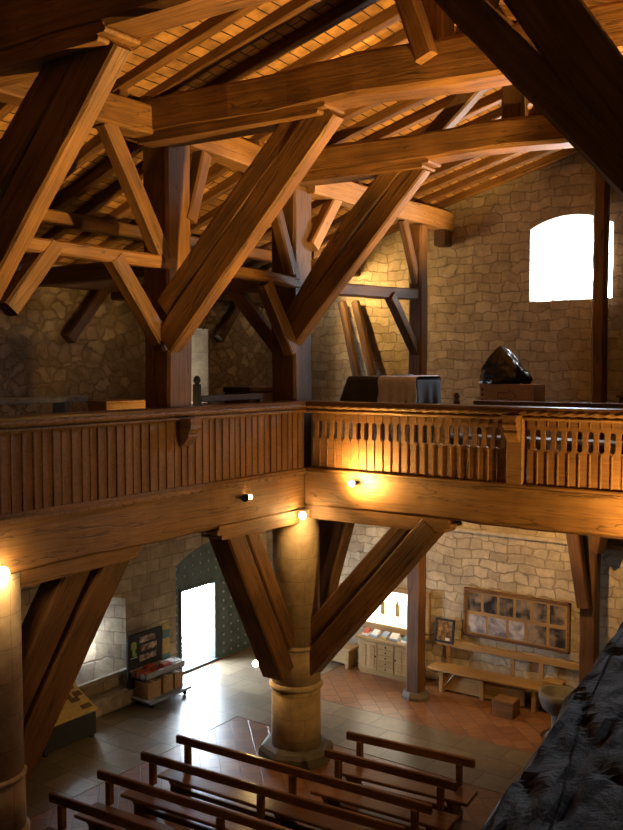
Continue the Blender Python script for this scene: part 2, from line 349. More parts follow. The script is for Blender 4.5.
RX, RS = -4.5, .27               # ridge line and slope
def zp(y): return 9.42 - .045 * max(0, y - 8.4)     # top of the arcade plate
def zu(x, y):                                        # underside of the roof boards
    if x > RX: x = 2 * RX - x
    if x >= -8.2: return zp(y) + .16 + RS * (x + 8.2)
    return zp(y) + .16 + (x + 8.2) / 4.1 * (zp(y) + .16 - 7.98)
ys = [-7.5, 8.4, 16.5]; xs = [-13.2, -8.2, RX, RX + 3.7, RX + 8.4]
vs = []; fs = []
for k in range(2):
    for y in ys:
        for x in xs: vs.append((x, y, zu(x, y) + .12 * k))
nx = len(xs); no_ = nx * len(ys)
for k in range(2):
    for j in range(len(ys) - 1):
        for i in range(nx - 1):
            q = k * no_ + j * nx + i; fs.append((q, q + 1, q + nx + 1, q + nx))
for j in range(len(ys) - 1):
    for i in (0, nx - 1): q = j * nx + i; fs.append((q, q + nx, q + nx + no_, q + no_))
for i in range(nx - 1):
    for j in (0, len(ys) - 1): q = j * nx + i; fs.append((q, q + 1, q + 1 + no_, q + no_))
# roof boards run along the building, their joints showing as dark gaps between the rafters
dk = bpy.data.materials.new('roof_boarding'); nt, b = nodes_of(dk)
g = N(nt, 'ShaderNodeNewGeometry'); mp = N(nt, 'ShaderNodeMapping'); mp.inputs['Rotation'].default_value = (0, 0, math.radians(90)); nt.links.new(g.outputs['Position'], mp.inputs['Vector'])
br = N(nt, 'ShaderNodeTexBrick'); nt.links.new(mp.outputs[0], br.inputs['Vector']); br.inputs['Scale'].default_value = 1
br.inputs['Brick Width'].default_value = 4.24; br.inputs['Row Height'].default_value = .17; br.inputs['Mortar Size'].default_value = .010; br.inputs['Mortar Smooth'].default_value = .1
br.inputs['Color1'].default_value = (.24, .115, .032, 1); br.inputs['Color2'].default_value = (.45, .235, .075, 1); br.inputs['Mortar'].default_value = (.02, .01, .004, 1)
sn = N(nt, 'ShaderNodeTexNoise'); sn.inputs['Scale'].default_value = 6; sn.inputs['Detail'].default_value = 6; nt.links.new(g.outputs['Position'], sn.inputs['Vector'])
sr = ramp(nt, [(.3, (.5, .5, .5)), (.7, (1.2, 1.2, 1.2))]); nt.links.new(sn.outputs['Fac'], sr.inputs['Fac'])
mc = N(nt, 'ShaderNodeMix', data_type='RGBA', blend_type='MULTIPLY'); mc.inputs['Factor'].default_value = 1
nt.links.new(br.outputs['Color'], mc.inputs['A']); nt.links.new(sr.outputs['Color'], mc.inputs['B']); nt.links.new(mc.outputs['Result'], b.inputs['Base Color']); b.inputs['Roughness'].default_value = .75
rf = link('ceiling', vs, fs, dk); tag(rf, kind='structure')
gf = MB().box(XW, -8.1, 2, YW, 4.38, 4.62).build('floor_left_gallery', M['oak_dark']); tag(gf, kind='structure')
gf = MB().box(-8.1, 2.6, 11.3, YW, 4.38, 4.62).build('floor_end_gallery', M['oak_dark']); tag(gf, kind='structure')
gf = MB().box(-.35, 2.6, -6, 11.3, 4.38, 4.62).build('floor_right_gallery', M['oak_dark']); tag(gf, kind='structure')
tr = MB().box(-8.9, 2.6, YW - .09, YW, 3.02, 3.10, .01).build('trim_1', M['stone_plain']); tag(tr, kind='structure')
tr = MB().box(XW, XW + .22, 2, YW, 7.52, 7.82, .02).build('trim_2', M['oak_dark']); tag(tr, kind='structure')

# door: arched studded leaf with the open wicket
dr = thing('door_1', None, None, (XW - .15, 14.1, 0)); tag(dr, kind='structure')
lf = loft(arch_pts(-1.295, 1.295, 0, 2.595, .36), arch_pts(-1.295, 1.295, 0, 2.595, .36), 'x', -.05, .05)
lf.name = 'door_leaf'; lf.data.materials.clear(); lf.data.materials.append(M['door']); cut(lf, [MB().box(-.3, .3, -1.05, -.03, .04, 1.68).build('cutter', M['door'])])
lf.parent = dr
sm = MB()
for j in range(11):
    for i in range(14):
        y = -1.2 + j * .24; z = .12 + i * .185
        if -1.14 < y < .05 and z < 1.80: continue
        if z > 2.18 + .3 * (1 - (y / 1.3) ** 2): continue
        sm.lathe([(.028, 0), (.028, .01), (.012, .022)], (0, 0, 0), 8)
        n0 = len(sm.v) - 24
        for q in range(n0, len(sm.v)): p = sm.v[q]; sm.v[q] = V((.05 + p.z, y + p.x, z + p.y))
sm.build('door_studs', M['stud'], dr)
fr = MB().box(-.06, .08, -1.11, -1.04, .04, 1.70, .01).box(-.06, .08, -1.11, .04, 1.67, 1.74, .01).box(-.1, .1, -1.29, 1.29, 0, .05, .01)
fr.build('door_frame', M['door'], dr)
# windows
w = thing('window_1', None, None, (-5.5, YW + .8, 8.1)); tag(w, kind='structure')
q = MB()
q.box(-.66, .66, .0, .06, -.72, -.66).box(-.66, -.62, .0, .05, -.7, .56).box(.62, .66, .0, .05, -.7, .56)
q.build('window_frame', M['stone_plain'], w)
w = thing('window_2', None, None, (XW - .82, 13.02, 6.2)); tag(w, kind='structure')
MB().box(-.02, .02, -.16, -.12, -.65, .65).box(-.02, .02, .12, .16, -.65, .65).box(-.02, .02, -.14, .14, -.02, .02).build('window_frame', M['iron'], w)
w = thing('window_3', None, None, (XW - .82, 10.95, 1.1)); tag(w, kind='structure')
MB().box(-.03, .03, -.42, -.36, -.40, .40).box(-.03, .03, .34, .42, -.40, .40).box(-.03, .03, -.4, .4, -.40, -.33).box(-.03, .03, -.4, .4, .33, .40).build('window_frame', M['iron'], w)
jb = MB().prism([(XW - .005, 13.835), (XW - .86, 13.20), (XW - .86, 13.17), (XW - .005, 13.80)], 'z', 5.47, 6.93).build('trim_4', M['stone_col']); tag(jb, kind='structure')
st = MB().box(XW - .02, XW + .3, 10.2, 11.5, 0.0, .30, .03).box(XW - .02, XW + .06, 10.0, 11.52, .50, .585, .015).build('trim_3', M['stone_plain']); tag(st, kind='structure')

# ------------------------------------------------------------ stone columns
def column(loc, label):
    t = thing('stone_column', label, 'column', loc)
    MB().lathe([(.60, 0), (.60, .16), (.55, .22), (.50, .24)], n=8).build('base', M['stone_dark'], t)
    MB().lathe([(.40, .22), (.39, .6), (.385, 1.16)], n=32).build('drum', M['stone_col'], t, smooth=True)
    MB().lathe([(.385, 1.14), (.425, 1.17), (.43, 1.21), (.39, 1.25)], n=32).build('ring', M['stone_col'], t, smooth=True)
    MB().lathe([(.39, 1.24), (.385, 1.80)], n=32).build('capital', M['stone_col'], t, smooth=True)
    MB().lathe([(.385, 1.79), (.405, 1.81), (.405, 1.84), (.38, 1.86)], n=32).build('ring', M['stone_col'], t, smooth=True)
    MB().lathe([(.378, 1.85), (.37, 4.0)], n=32).build('shaft', M['stone_col'], t, smooth=True)
CX, CY = -8.30, 11.30
column((CX, CY, 0), 'round stone column under the gallery corner with timber braces springing from it')
column((CX, 5.70, 0), 'round stone column at the left edge under the left gallery beam')

# ------------------------------------------------------------ lower gallery timbers
T = timber
T('gallery_beam', (-8.23, 3.2, 4.31), (-8.23, 11.3, 4.31), .40, .62, 'oak_front', 'huge cracked oak beam under the closed boards of the left gallery', 'beam', wob=.03, ch=.04)
T('gallery_beam', (-8.02, 11.36, 4.34), (.9, 11.36, 4.34), .40, .54, 'oak_front', 'huge oak beam under the pierced balusters of the end gallery', 'beam', wob=.025, ch=.04)
def bolster(name, p0, p1, w, h, label, parent=None, mat='oak_front'):
    """short beam with a carved two-roll nose at p1"""
    p0 = V(p0); p1 = V(p1); d = p1 - p0; L = d.length
    pts = [(0, 0), (0, h), (L, h), (L, h * .72)]
    for k in range(7): a = math.pi / 2 - k * math.pi / 6; pts.append((L + .0 + math.cos(a) * h * .18, h * .54 + math.sin(a) * h * .18))
    for k in range(7): a = math.pi / 2 - k * math.pi / 6; pts.append((L - .09 + math.cos(a) * h * .18, h * .18 + math.sin(a) * h * .18))
    m = MB().prism(pts, 'y', -w / 2, w / 2)
    o = m.build(name, M[mat], loc=p0); o.rotation_euler = (0, -math.asin(d.z / L), math.atan2(d.y, d.x)); return tag(o, label, 'bolster')
bolster('beam_bolster', (-8.23, 4.2, 3.80), (-8.23, 7.72, 3.85), .38, .20, 'oak bolster on the left edge column under the left gallery beam')
bolster('beam_bolster', (-8.23, 11.3, 3.80), (-8.23, 9.18, 3.82), .38, .20, 'oak bolster on the corner column under the left gallery beam')
bolster('beam_bolster', (-8.10, 11.36, 3.87), (-5.60, 11.36, 3.87), .36, .20, 'oak bolster with rolled end under the end gallery beam')
def brace(p0, p1, w, h, label, mat='oak', **k): return T('timber_brace', p0, p1, w, h, mat, label, 'brace', **k)
brace((-8.30, 5.95, 1.75), (-8.30, 7.52, 4.02), .40, .38, 'outer thick brace rising from the left edge column to its bolster', 'oak')
brace((-8.30, 5.72, 2.12), (-8.30, 6.92, 3.95), .34, .34, 'inner brace beside the left edge column, under the bolster', 'oak')
brace((-8.30, 10.84, 1.50), (-8.30, 9.54, 4.00), .40, .34, 'outer brace on the door side of the corner column', 'oak')
brace((-8.28, 10.98, 1.92), (-8.28, 9.90, 3.98), .34, .26, 'inner brace on the door side of the corner column', 'oak')
brace((-8.06, 11.34, 1.48), (-5.90, 11.34, 3.95), .36, .30, 'outer brace from the corner column crossing the lit display', 'oak')
brace((-8.02, 11.36, 2.02), (-6.28, 11.36, 3.97), .32, .25, 'inner brace from the corner column toward the end gallery beam', 'oak')
brace((-8.24, 11.62, 1.75), (-8.24, 12.72, 3.98), .34, .26, 'outer brace behind the corner column running toward the end wall', 'oak')
brace((-8.24, 11.58, 2.35), (-8.24, 12.35, 3.98), .30, .22, 'inner brace behind the corner column running toward the end wall', 'oak')
T('ceiling_beam', (-8.24, 11.5, 4.18), (-8.24, 15.7, 4.18), .34, .36, 'oak', 'oak beam under the end gallery from corner column to end wall', 'beam')
pl = thing('timber_post', 'square dark oak post on a stone foot beside the carved cabinet', 'post', (-7.98, 14.65, 0))
MB().lathe([(.27, 0), (.27, .06), (.21, .13)], n=8).build('stone_foot', M['stone_dark'], pl)
T('shaft', (-7.98, 14.65, .12), (-7.98, 14.65, 4.0), .27, .27, 'oak', parent=pl)
bolster('beam_bolster', (-7.98, 14.3, 3.62), (-7.98, 15.1, 3.62), .26, .36, 'short oak bolster on top of the post by the cabinet', mat='oak_dark')
T('timber_post', (-4.98, 15.42, 0), (-4.98, 15.42, 4.1), .27, .27, 'oak_dark', 'dark oak post behind the right end of the long bench', 'post')
brace((-5.02, 15.25, 2.05), (-5.22, 14.95, 3.95), .20, .22, 'dark brace leaning left off the post behind the bench', 'oak_dark')
brace((-4.84, 15.3, 3.05), (-4.62, 15.1, 4.05), .18, .24, 'short dark bracket on the right side of the post behind the bench', 'oak_dark')

# ------------------------------------------------------------ parapets
def rope(p0, p1, r, name, mat, parent, lobes=3, pitch=.16):
    p0 = V(p0); p1 = V(p1); d = p1 - p0; L = d.length; d.normalize(); u = V((0, 0, 1)).cross(d); w = V((0, 0, 1)); k = 12
    n = int(L / .022); vs = []; fs = []
    for i in range(n + 1):
        x = L * i / n
        for j in range(k):
            a = 2 * math.pi * j / k; rr = r * (1 + .24 * math.cos(lobes * a + 2 * math.pi * x / pitch))
            vs.append(p0 + d * x + (u * math.cos(a) + w * math.sin(a)) * rr)
    for i in range(n):
        for j in range(k): fs.append((i * k + j, i * k + (j + 1) % k, (i + 1) * k + (j + 1) % k, (i + 1) * k + j))
    return link(name, vs, fs, mat, parent, smooth=True)
def scallop(p0, p1, h, t, name, mat, parent, pitch=.17, out=(1, 0, 0)):
    """moulding strip whose lower edge is a row of small arcs"""
    p0 = V(p0); p1 = V(p1); d = p1 - p0; L = d.length; d.normalize(); n = int(L / pitch) * 6; out = V(out); vs = []; fs = []
    for i in range(n + 1):
        x = L * i / n; ph = (i % 6) / 6; low = -h * (.55 + .45 * abs(math.sin(math.pi * ph)))
        for q, o in ((0, 0), (0, t), (low, t), (low, 0)): vs.append(p0 + d * x + out * o + V((0, 0, q)))
    for i in range(n):
        for j in range(4): fs.append((i * 4 + j, i * 4 + (j + 1) % 4, i * 4 + 4 + (j + 1) % 4, i * 4 + 4 + j))
    fs += [(3, 2, 1, 0), tuple(n * 4 + j for j in range(4))]
    return link(name, vs, fs, mat, parent)
def corbel(loc, rz, parent, name='carved_corbel'):
    m = MB(); w = .085
    prof = [(0, 0), (.20, 0), (.20, -.06), (.16, -.10), (.17, -.14), (.13, -.19), (.13, -.24), (.07, -.30), (0, -.34)]
    m.prism(prof, 'y', -w, w)
    m.tube([(.165, -w - .01, -.09), (.165, w + .01, -.09)], .042, 10).tube([(.125, -w - .005, -.20), (.125, w + .005, -.20)], .035, 10)
    m.box(.04, .22, -w - .03, w + .03, -.005, .03)
    o = m.build(name, M['oak_front'], parent, loc); o.rotation_euler.z = rz; return o

lp = thing('parapet', 'closed boarded parapet of the left gallery', 'parapet', (-8.05, 4.4, 4.62))
rel = lambda x, y, z: (x + 8.05, y - 4.4, z - 4.62)
def boxp(par, org, x0, x1, y0, y1, z0, z1, name, mat, ch=.008):
    return MB().box(x0 - org[0], x1 - org[0], y0 - org[1], y1 - org[1], z0 - org[2], z1 - org[2], ch).build(name, M[mat], par)
O1 = (-8.05, 4.4, 4.62)
boxp(lp, O1, -8.30, -7.97, 3.4, 11.24, 5.62, 5.665, 'handrail', 'rail')
boxp(lp, O1, -8.14, -8.02, 3.4, 11.24, 5.49, 5.62, 'top_rail', 'oak_front')
rope(rel(-7.985, 3.4, 5.595), rel(-7.985, 11.22, 5.595), .032, 'rope_moulding', M['oak_front'], lp)
rope(rel(-8.0, 3.4, 5.525), rel(-8.0, 11.22, 5.525), .020, 'bead_moulding', M['oak_front'], lp, 2, .07)
y = 4.42; i = 0
while y < 11.1:
    wd = R.choice((.095, .11, .12, .125)); th = .022 + R.random() * .012
    m = MB().box(-.06, -.012 + th, y - 4.4, y - 4.4 + wd, .02, .90, .006)
    m.box(-.06, .028 + R.random() * .006, y - 4.4 + wd - .002, y - 4.4 + wd + .022, .015, .895, .004)
    m.build('parapet_board', M['board'], lp); y += wd + .022; i += 1
boxp(lp, O1, -8.13, -7.985, 3.4, 11.2, 4.585, 4.65, 'bottom_rail', 'oak_front', .015)
scallop(rel(-8.02, 3.4, 4.60), rel(-8.02, 11.16, 4.60), .055, .055, 'scalloped_moulding', M['oak_front'], lp)
corbel(rel(-8.03, 8.50, 5.50), 0, lp)
O2 = (-8.0, 11.2, 4.62); ep = thing('parapet', 'pierced parapet of the end gallery with open slots between balusters', 'parapet', O2)
rel2 = lambda x, y, z: (x - O2[0], y - O2[1], z - O2[2])
boxp(ep, O2, -8.06, .9, 11.10, 11.46, 5.62, 5.665, 'handrail', 'rail')
boxp(ep, O2, -8.02, .9, 11.17, 11.29, 5.49, 5.62, 'top_rail', 'oak_front')
rope(rel2(-7.98, 11.125, 5.595), rel2(.9, 11.125, 5.595), .034, 'rope_moulding', M['oak_front'], ep)
rope(rel2(-7.98, 11.15, 5.525), rel2(.9, 11.15, 5.525), .020, 'bead_moulding', M['oak_front'], ep, 2, .07)
def baluster(x, w=.134):
    """flat board pinched over the slot: neighbours leave pill shaped openings"""
    h = w / 2; s = h - .026
    half = [(h, .02), (h, .47), (h - .004, .485), (s - .006, .50), (s - .012, .52), (s - .012, .72), (s - .006, .74), (h - .004, .755), (h, .77), (h, .90)]
    pts = half + [(-a, b_) for a, b_ in reversed(half)]
    m = MB().prism([(x + a, b_) for a, b_ in pts], 'y', .0, .045)
    m.box(x + h - .010, x + h + .010, -.016, .002, .02, .46, .003).box(x + h - .008, x + h + .008, -.010, .002, .79, .90, .003)
    m.build('baluster', M['board'], ep)
x = .16
while x < 8.6:
    if abs(x - 3.37) > .12: baluster(x)
    x += .1375
boxp(ep, O2, -4.74, -4.52, 11.14, 11.30, 4.62, 5.55, 'newel', 'oak_front')
corbel(rel2(-4.63, 11.16, 5.53), -H90, ep)
boxp(ep, O2, -8.0, .9, 11.13, 11.28, 4.585, 4.65, 'bottom_rail', 'oak_front', .015)
scallop(rel2(-7.95, 11.165, 4.60), rel2(.9, 11.165, 4.60), .06, .05, 'scalloped_moulding', M['oak_front'], ep, .17, (0, -1, 0))

# ------------------------------------------------------------ posts of the nave and roof frames
PX = -8.40; Y0, Y1, Y2 = 5.58, 8.60, 11.32
def post(x, y, z0, z1, s, label, mat='oak'): return T('timber_post', (x, y, z0), (x, y, z1), s, s, mat, label, 'post', wob=.018, ch=.035)
post(PX, Y0 - .02, 4.62, 9.1, .46, 'big oak post at the left edge behind the left parapet')
post(PX, Y1, 4.62, 9.1, .45, 'big oak post behind the middle of the left parapet')
post(PX, Y2, 4.62, 9.0, .46, 'big oak post at the corner where the two parapets meet', 'oak_dark')
post(-7.98, 14.65, 4.62, 8.75, .27, 'slim square oak post before the end wall, left of the cloth-covered table')
post(-4.90, 15.45, 4.62, 10.3, .22, 'slim tall oak post standing in front of the bright end window')
post(-.45, Y0 - .1, 4.62, 9.0, .5, 'oak post of the right gallery carrying the foreground braces')
T('wall_plate', (PX + .12, 2.6, 9.20), (PX + .12, Y1, 9.24), .34, .36, 'oak', 'oak plate along the left posts up to the middle post', 'beam', wob=.02)
T('wall_plate', (PX + .12, Y1, 9.24), (PX + .12, Y2, 9.12), .34, .34, 'oak', 'oak plate along the left posts between middle and corner post', 'beam', wob=.02)
T('wall_plate', (PX + .22, Y2 + .1, 9.02), (PX + .45, YW, 8.93), .32, .34, 'oak_pale', 'pale oak plate running from the corner post to the end wall', 'beam', wob=.02)
T('roof_corbel', (-7.95, YW - .3, 8.62), (-7.95, YW, 8.62), .22, .30, 'oak_dark', 'dark corbel on the end wall under the pale plate', 'corbel')
TB = [(Y0 - .12, 9.36, 9.24, .42, .54, 'nearest and topmost oak tie beam, cut by the top edge'),
      (Y1 - .32, 9.30, 9.12, .42, .44, 'long oak tie beam across the nave from the middle post'),
      (Y2 - .18, 9.23, 9.07, .40, .36, 'oak tie beam across the nave from the corner post')]
for yy, za, zb, w_, h_, lb in TB:
    T('tie_beam', (-8.62, yy, za), (-.3, yy, zb), w_, h_, 'oak', lb, 'beam', wob=.03, ch=.045)
bolster('beam_bolster', (-8.5, Y0 - .12, 8.98), (-5.86, Y0 - .12, 8.93), .40, .16, 'bolster with toothed end under the nearest tie beam', mat='oak')
bolster('beam_bolster', (-8.4, Y1 - .32, 8.98), (-5.58, Y1 - .32, 8.92), .40, .17, 'bolster with rolled end under the middle tie beam', mat='oak')
bolster('beam_bolster', (-8.3, Y2 - .18, 8.94), (-5.85, Y2 - .18, 8.89), .38, .15, 'bolster with rolled end under the corner tie beam', mat='oak')
brace((-8.14, Y0 - .08, 6.76), (-6.02, Y0 - .08, 9.06), .20, .42, 'golden lit outer brace at upper left under the nearest tie beam')
brace((-8.25, Y0 - .08, 7.45), (-6.50, Y0 - .08, 9.02), .20, .34, 'shaded inner brace at upper left under the nearest tie beam')
brace((-8.10, Y1 - .30, 6.50), (-5.62, Y1 - .30, 9.02), .20, .36, 'outer brace from the middle post up to its tie beam')
brace((-8.12, Y1 - .30, 6.94), (-6.02, Y1 - .30, 9.00), .20, .27, 'inner brace from the middle post up to its tie beam')
brace((-8.26, Y2 - .15, 6.62), (-6.05, Y2 - .15, 8.98), .20, .30, 'outer brace from the corner post up to its tie beam')
brace((-8.26, Y2 - .15, 6.85), (-6.42, Y2 - .15, 8.98), .20, .27, 'curved inner brace from the corner post up to its tie beam', bow=.10)
brace((-.68, Y0, 6.31), (-3.20, Y0, 9.15), .25, .22, 'left one of the dark foreground braces at upper right')
brace((-.62, Y0, 6.18), (-2.52, Y0, 9.03), .25, .35, 'right one of the dark foreground braces at upper right')
# braces and rails in the line of the posts
P = PX + .16
brace((P, 8.36, 7.55), (P, 7.42, 9.08), .20, .20, 'upper brace left of the middle post, rising to the plate')
brace((P, 8.36, 6.45), (P, 7.50, 7.50), .20, .20, 'lower brace left of the middle post, under the long rail')
brace((P, 8.82, 8.10), (P, 9.12, 9.02), .20, .18, 'short upper brace right of the middle post')
brace((P, 6.00, 6.80), (P, 6.62, 7.55), .20, .20, 'lower brace right of the left edge post, under the rail', 'oak_dark')
brace((P, 11.1, 6.42), (P, 10.42, 7.42), .20, .20, 'lower lit brace left of the corner post, under the bowed rail')
brace((P, 11.1, 7.60), (P, 10.48, 9.0), .18, .16, 'upper lit brace left of the corner post')
brace((P + .08, 11.5, 8.05), (P + .12, 12.15, 8.92), .20, .20, 'pale short brace right of the corner post under the pale plate', 'oak_pale')
brace((-7.98, 14.56, 7.72), (-7.98, 14.05, 8.78), .14, .16, 'upper brace on the slim post before the end wall', 'oak')
brace((-7.98, 14.58, 6.45), (-7.98, 13.62, 7.42), .16, .18, 'lower brace on the slim post before the end wall', 'oak')
T('timber_rail', (P, Y0, 7.52), (P, Y1 - .1, 7.52), .18, .16, 'oak', 'long horizontal rail left of the middle post', 'rail')
T('timber_rail', (P, Y1 + .1, 7.48), (P, Y2 - .1, 7.46), .18, .15, 'oak', 'slightly bowed lit rail between middle and corner post', 'rail', bow=.05)
T('timber_rail', (P + .02, Y2 + .1, 7.42), (-7.98, 14.6, 7.50), .18, .20, 'oak_dark', 'dark rail between corner post and slim post', 'rail')
T('aisle_purlin', (-10.0, 5.0, 8.24), (-10.0, YW, 8.12), .20, .19, 'oak', 'purlin under the rafters of the left aisle roof', 'beam')
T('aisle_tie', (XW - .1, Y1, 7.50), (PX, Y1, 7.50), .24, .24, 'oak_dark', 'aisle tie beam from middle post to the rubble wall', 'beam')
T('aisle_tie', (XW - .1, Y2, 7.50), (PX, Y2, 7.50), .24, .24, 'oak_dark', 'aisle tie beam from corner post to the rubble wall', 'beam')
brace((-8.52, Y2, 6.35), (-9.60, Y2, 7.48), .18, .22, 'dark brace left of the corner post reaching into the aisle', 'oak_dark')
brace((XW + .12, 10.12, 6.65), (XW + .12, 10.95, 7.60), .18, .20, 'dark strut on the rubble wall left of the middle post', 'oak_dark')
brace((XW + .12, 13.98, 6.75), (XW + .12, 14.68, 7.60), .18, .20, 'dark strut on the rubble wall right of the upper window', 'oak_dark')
# king posts and struts on the tie beams
T('king_post', (-4.32, Y1 - .32, 9.35), (-4.32, Y1 - .32, 10.55), .26, .28, 'oak', 'king post on the middle tie beam', 'post')
T('roof_strut', (-4.28, Y1 - .58, 9.22), (-4.66, Y1 - .58, 10.25), .18, .20, 'oak', 'thin leaning strut left of the king post on the middle tie beam', 'strut')
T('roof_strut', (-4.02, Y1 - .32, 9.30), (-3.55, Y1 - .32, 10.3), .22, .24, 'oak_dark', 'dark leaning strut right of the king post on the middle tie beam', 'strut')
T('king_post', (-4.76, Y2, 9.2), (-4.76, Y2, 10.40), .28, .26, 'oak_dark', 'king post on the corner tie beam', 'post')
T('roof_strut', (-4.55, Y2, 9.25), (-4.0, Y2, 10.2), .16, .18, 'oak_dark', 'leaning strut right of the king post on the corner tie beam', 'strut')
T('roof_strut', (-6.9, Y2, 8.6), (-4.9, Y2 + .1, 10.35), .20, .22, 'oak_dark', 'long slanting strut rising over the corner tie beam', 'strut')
T('ridge_beam', (RX, 2, zu(RX, 6.5) - .17), (RX, YW, zu(RX, YW) - .17), .22, .22, 'oak_dark', 'ridge beam along the top of the roof', 'beam')
# rafters, counted from the end wall
ORD = ['first', 'second', 'third', 'fourth', 'fifth', 'sixth', 'seventh', 'eighth', 'ninth', 'tenth', 'eleventh', 'twelfth', 'thirteenth', 'fourteenth', 'fifteenth', 'sixteenth', 'seventeenth', 'eighteenth', 'nineteenth', 'twentieth', 'twenty-first', 'twenty-second', 'twenty-third', 'twenty-fourth', 'twenty-fifth', 'twenty-sixth', 'twenty-seventh', 'twenty-eighth']
def framed(a, b):
    a = V(a); b = V(b); rot = cam.rotation_euler.to_matrix().transposed()
    for k in range(41):
        q = rot @ (a.lerp(b, k / 40) - cam.location)
        if q.z < -.3 and abs(q.x / q.z) < 320 / 900 and abs(q.y / q.z) < 425 / 900: return True
    return False
for k in range(25):
    yy = 15.55 - k * .53; dz = .075
    for a, b_, side, lb, gr in (((RX, yy, zu(RX, yy) - dz), (-8.45, yy, zu(-8.2, yy) - dz - .02), 'l', '%s rafter from the end wall on the left nave roof slope', 'nave rafters on the left slope'),
                          ((-8.15, yy + .02, zu(-8.2, yy) - dz), (XW - .1, yy, zu(XW - .1, yy) - dz), 'a', '%s rafter from the end wall in the left aisle roof', 'aisle rafters'),
                          ((RX, yy, zu(RX, yy) - dz), (1.0, yy, zu(1.0, yy) - dz), 'r', '%s rafter from the end wall on the right nave roof slope', 'nave rafters on the right slope')):
        if framed(a, b_):
            T('roof_rafter', a, b_, .13, .15, 'oak', lb % ORD[k], 'rafter', gr, wob=.012, ch=.012, seg=8)

# ------------------------------------------------------------ foreground weathered rail (gallery the photo was taken from)
def fg_rail():
    n, k = 150, 46; vs = []; fs = []
    a = V((-.415, .3, 5.60)); d = V((-.105, .99, 0)).normalized(); L = 2.35; rt = V((d.y, -d.x, 0))
    for i in range(n + 1):
        x = L * i / n
        for j in range(k):
            if j < 4: w_, z_ = 0.0, -.30 + j * .10 - (.02 if j == 3 else 0)
            elif j < 42: w_, z_ = (j - 4) / 37 * .55 + .012, .012 * math.sin((j - 4) / 37 * math.pi)
            else: w_, z_ = .57, -.02 - (j - 42) * .10
            nz = noise.noise(V((x * 3, w_ * 14, z_ * 9))) * .012 + noise.noise(V((x * 14, w_ * 46, z_ * 20 + 4))) * .007 - .010 * max(0, 1 - abs(noise.noise(V((x * 2.2 + w_ * 3, w_ * 9, 7)))) * 18)
            e = noise.noise(V((x * 7, 3.3, j * .2))) * .018 if j < 6 else 0
            vs.append(V((x, -(w_ + e), z_ + nz)))
    for i in range(n):
        for j in range(k): fs.append((i * k + j, i * k + (j + 1) % k, (i + 1) * k + (j + 1) % k, (i + 1) * k + j))
    fs += [tuple(range(k))[::-1], tuple(n * k + j for j in range(k))]
    o = link('weathered_rail', vs, fs, M['weathered'], None, a); o.rotation_euler.z = math.atan2(d.y, d.x)
    return o
o = fg_rail(); tag(o, 'weathered blue-grey timber rail close in the lower right corner', 'rail')

# ------------------------------------------------------------ pews
def pew(x0, x1, y0, y1, label):
    L = math.hypot(x1 - x0, y1 - y0); t = thing('church_pew', label, 'pew', (x0, y0, 0), math.atan2(y1 - y0, x1 - x0), 'pews in the nave')
    MB().box(0, L, -.03, .03, .74, .86, .012).build('back_rail', M['pew'], t)
    MB().box(.02, L + .06, -.46, -.04, .40, .45, .012).build('seat', M['pew'], t)
    for xx in ([.22, L - .22] if L < 3 else [.22, L / 2, L - .22]):
        MB().box(xx - .04, xx + .04, -.06, .03, .45, .76, .008).build('back_post', M['pew'], t)
        pr = [(-.44, 0), (-.44, .08), (-.36, .16), (-.36, .30), (-.42, .40), (.02, .40), (.02, .30), (-.04, .16), (.04, .08), (.04, 0), (-.10, 0), (-.14, .06), (-.26, .06), (-.30, 0)]
        MB().prism(pr, 'x', xx - .04, xx + .04).build('leg', M['pew'], t)
    MB().box(.26, L - .26, -.23, -.19, .14, .22, .006).build('stretcher', M['pew'], t)
pew(-7.04, -5.10, 10.84, 11.05, 'short pew farthest from the camera, right of the corner column')
pew(-6.96, -5.00, 10.16, 10.30, 'second short pew, right of the corner column')
pew(-8.99, -4.98, 9.31, 9.57, 'long pew farthest back, its rail passing just before the column base')
pew(-8.99, -4.99, 8.61, 8.92, 'second long pew from the column base')
pew(-9.05, -5.00, 7.88, 8.18, 'third long pew from the column base')
pew(-9.05, -5.02, 7.10, 7.42, 'nearest long pew, at the bottom left corner')

# ------------------------------------------------------------ end wall furniture
t = thing('photo_panel', 'long wooden framed panel of old photographs on the end wall', 'picture', (-6.44, YW - .02, 1.50))
m = MB(); W2, H2 = 1.04, .46
m.box(-W2, W2, -.07, .0, H2 - .05, H2, .008).box(-W2, W2, -.07, 0, -H2, -H2 + .05, .008).box(-W2, -W2 + .05, -.07, 0, -H2, H2, .008).box(W2 - .05, W2, -.07, 0, -H2, H2, .008)
m.build('frame', M['oak'], t); MB().box(-W2 + .04, W2 - .04, -.035, 0, -H2 + .04, H2 - .04).build('backing', M['bench'], t)
for k in range(6): MB().box(-.96 + k * .325, -.96 + k * .325 + .27, -.042, -.034, .03, .37).build('photograph', M['photo'], t, (0, 0, 0))
for k, (a, wd, pale) in enumerate([(-.96, .38, 1), (-.53, .36, 1), (-.12, .30, 1), (.24, .36, 0), (.66, .30, 0)]): MB().box(a, a + wd, -.042, -.034, -.38, -.04).build('photograph', M['photo_pale' if pale else 'photo'], t)
t = thing('lit_display', 'bright backlit display panel in a wooden frame above the cabinet', 'display', (-9.05, YW - .02, 1.28))
m = MB(); m.box(-.85, .85, -.10, 0, .36, .46, .01).box(-.85, .85, -.10, 0, -.48, -.34, .01).box(-.85, -.74, -.10, 0, -.4, .4, .01).box(.74, .85, -.10, 0, -.4, .4, .01)
m.build('frame', M['bench'], t); MB().box(-.75, .75, -.05, -.01, -.35, .37).build('lit_panel', M['lit_panel'], t)
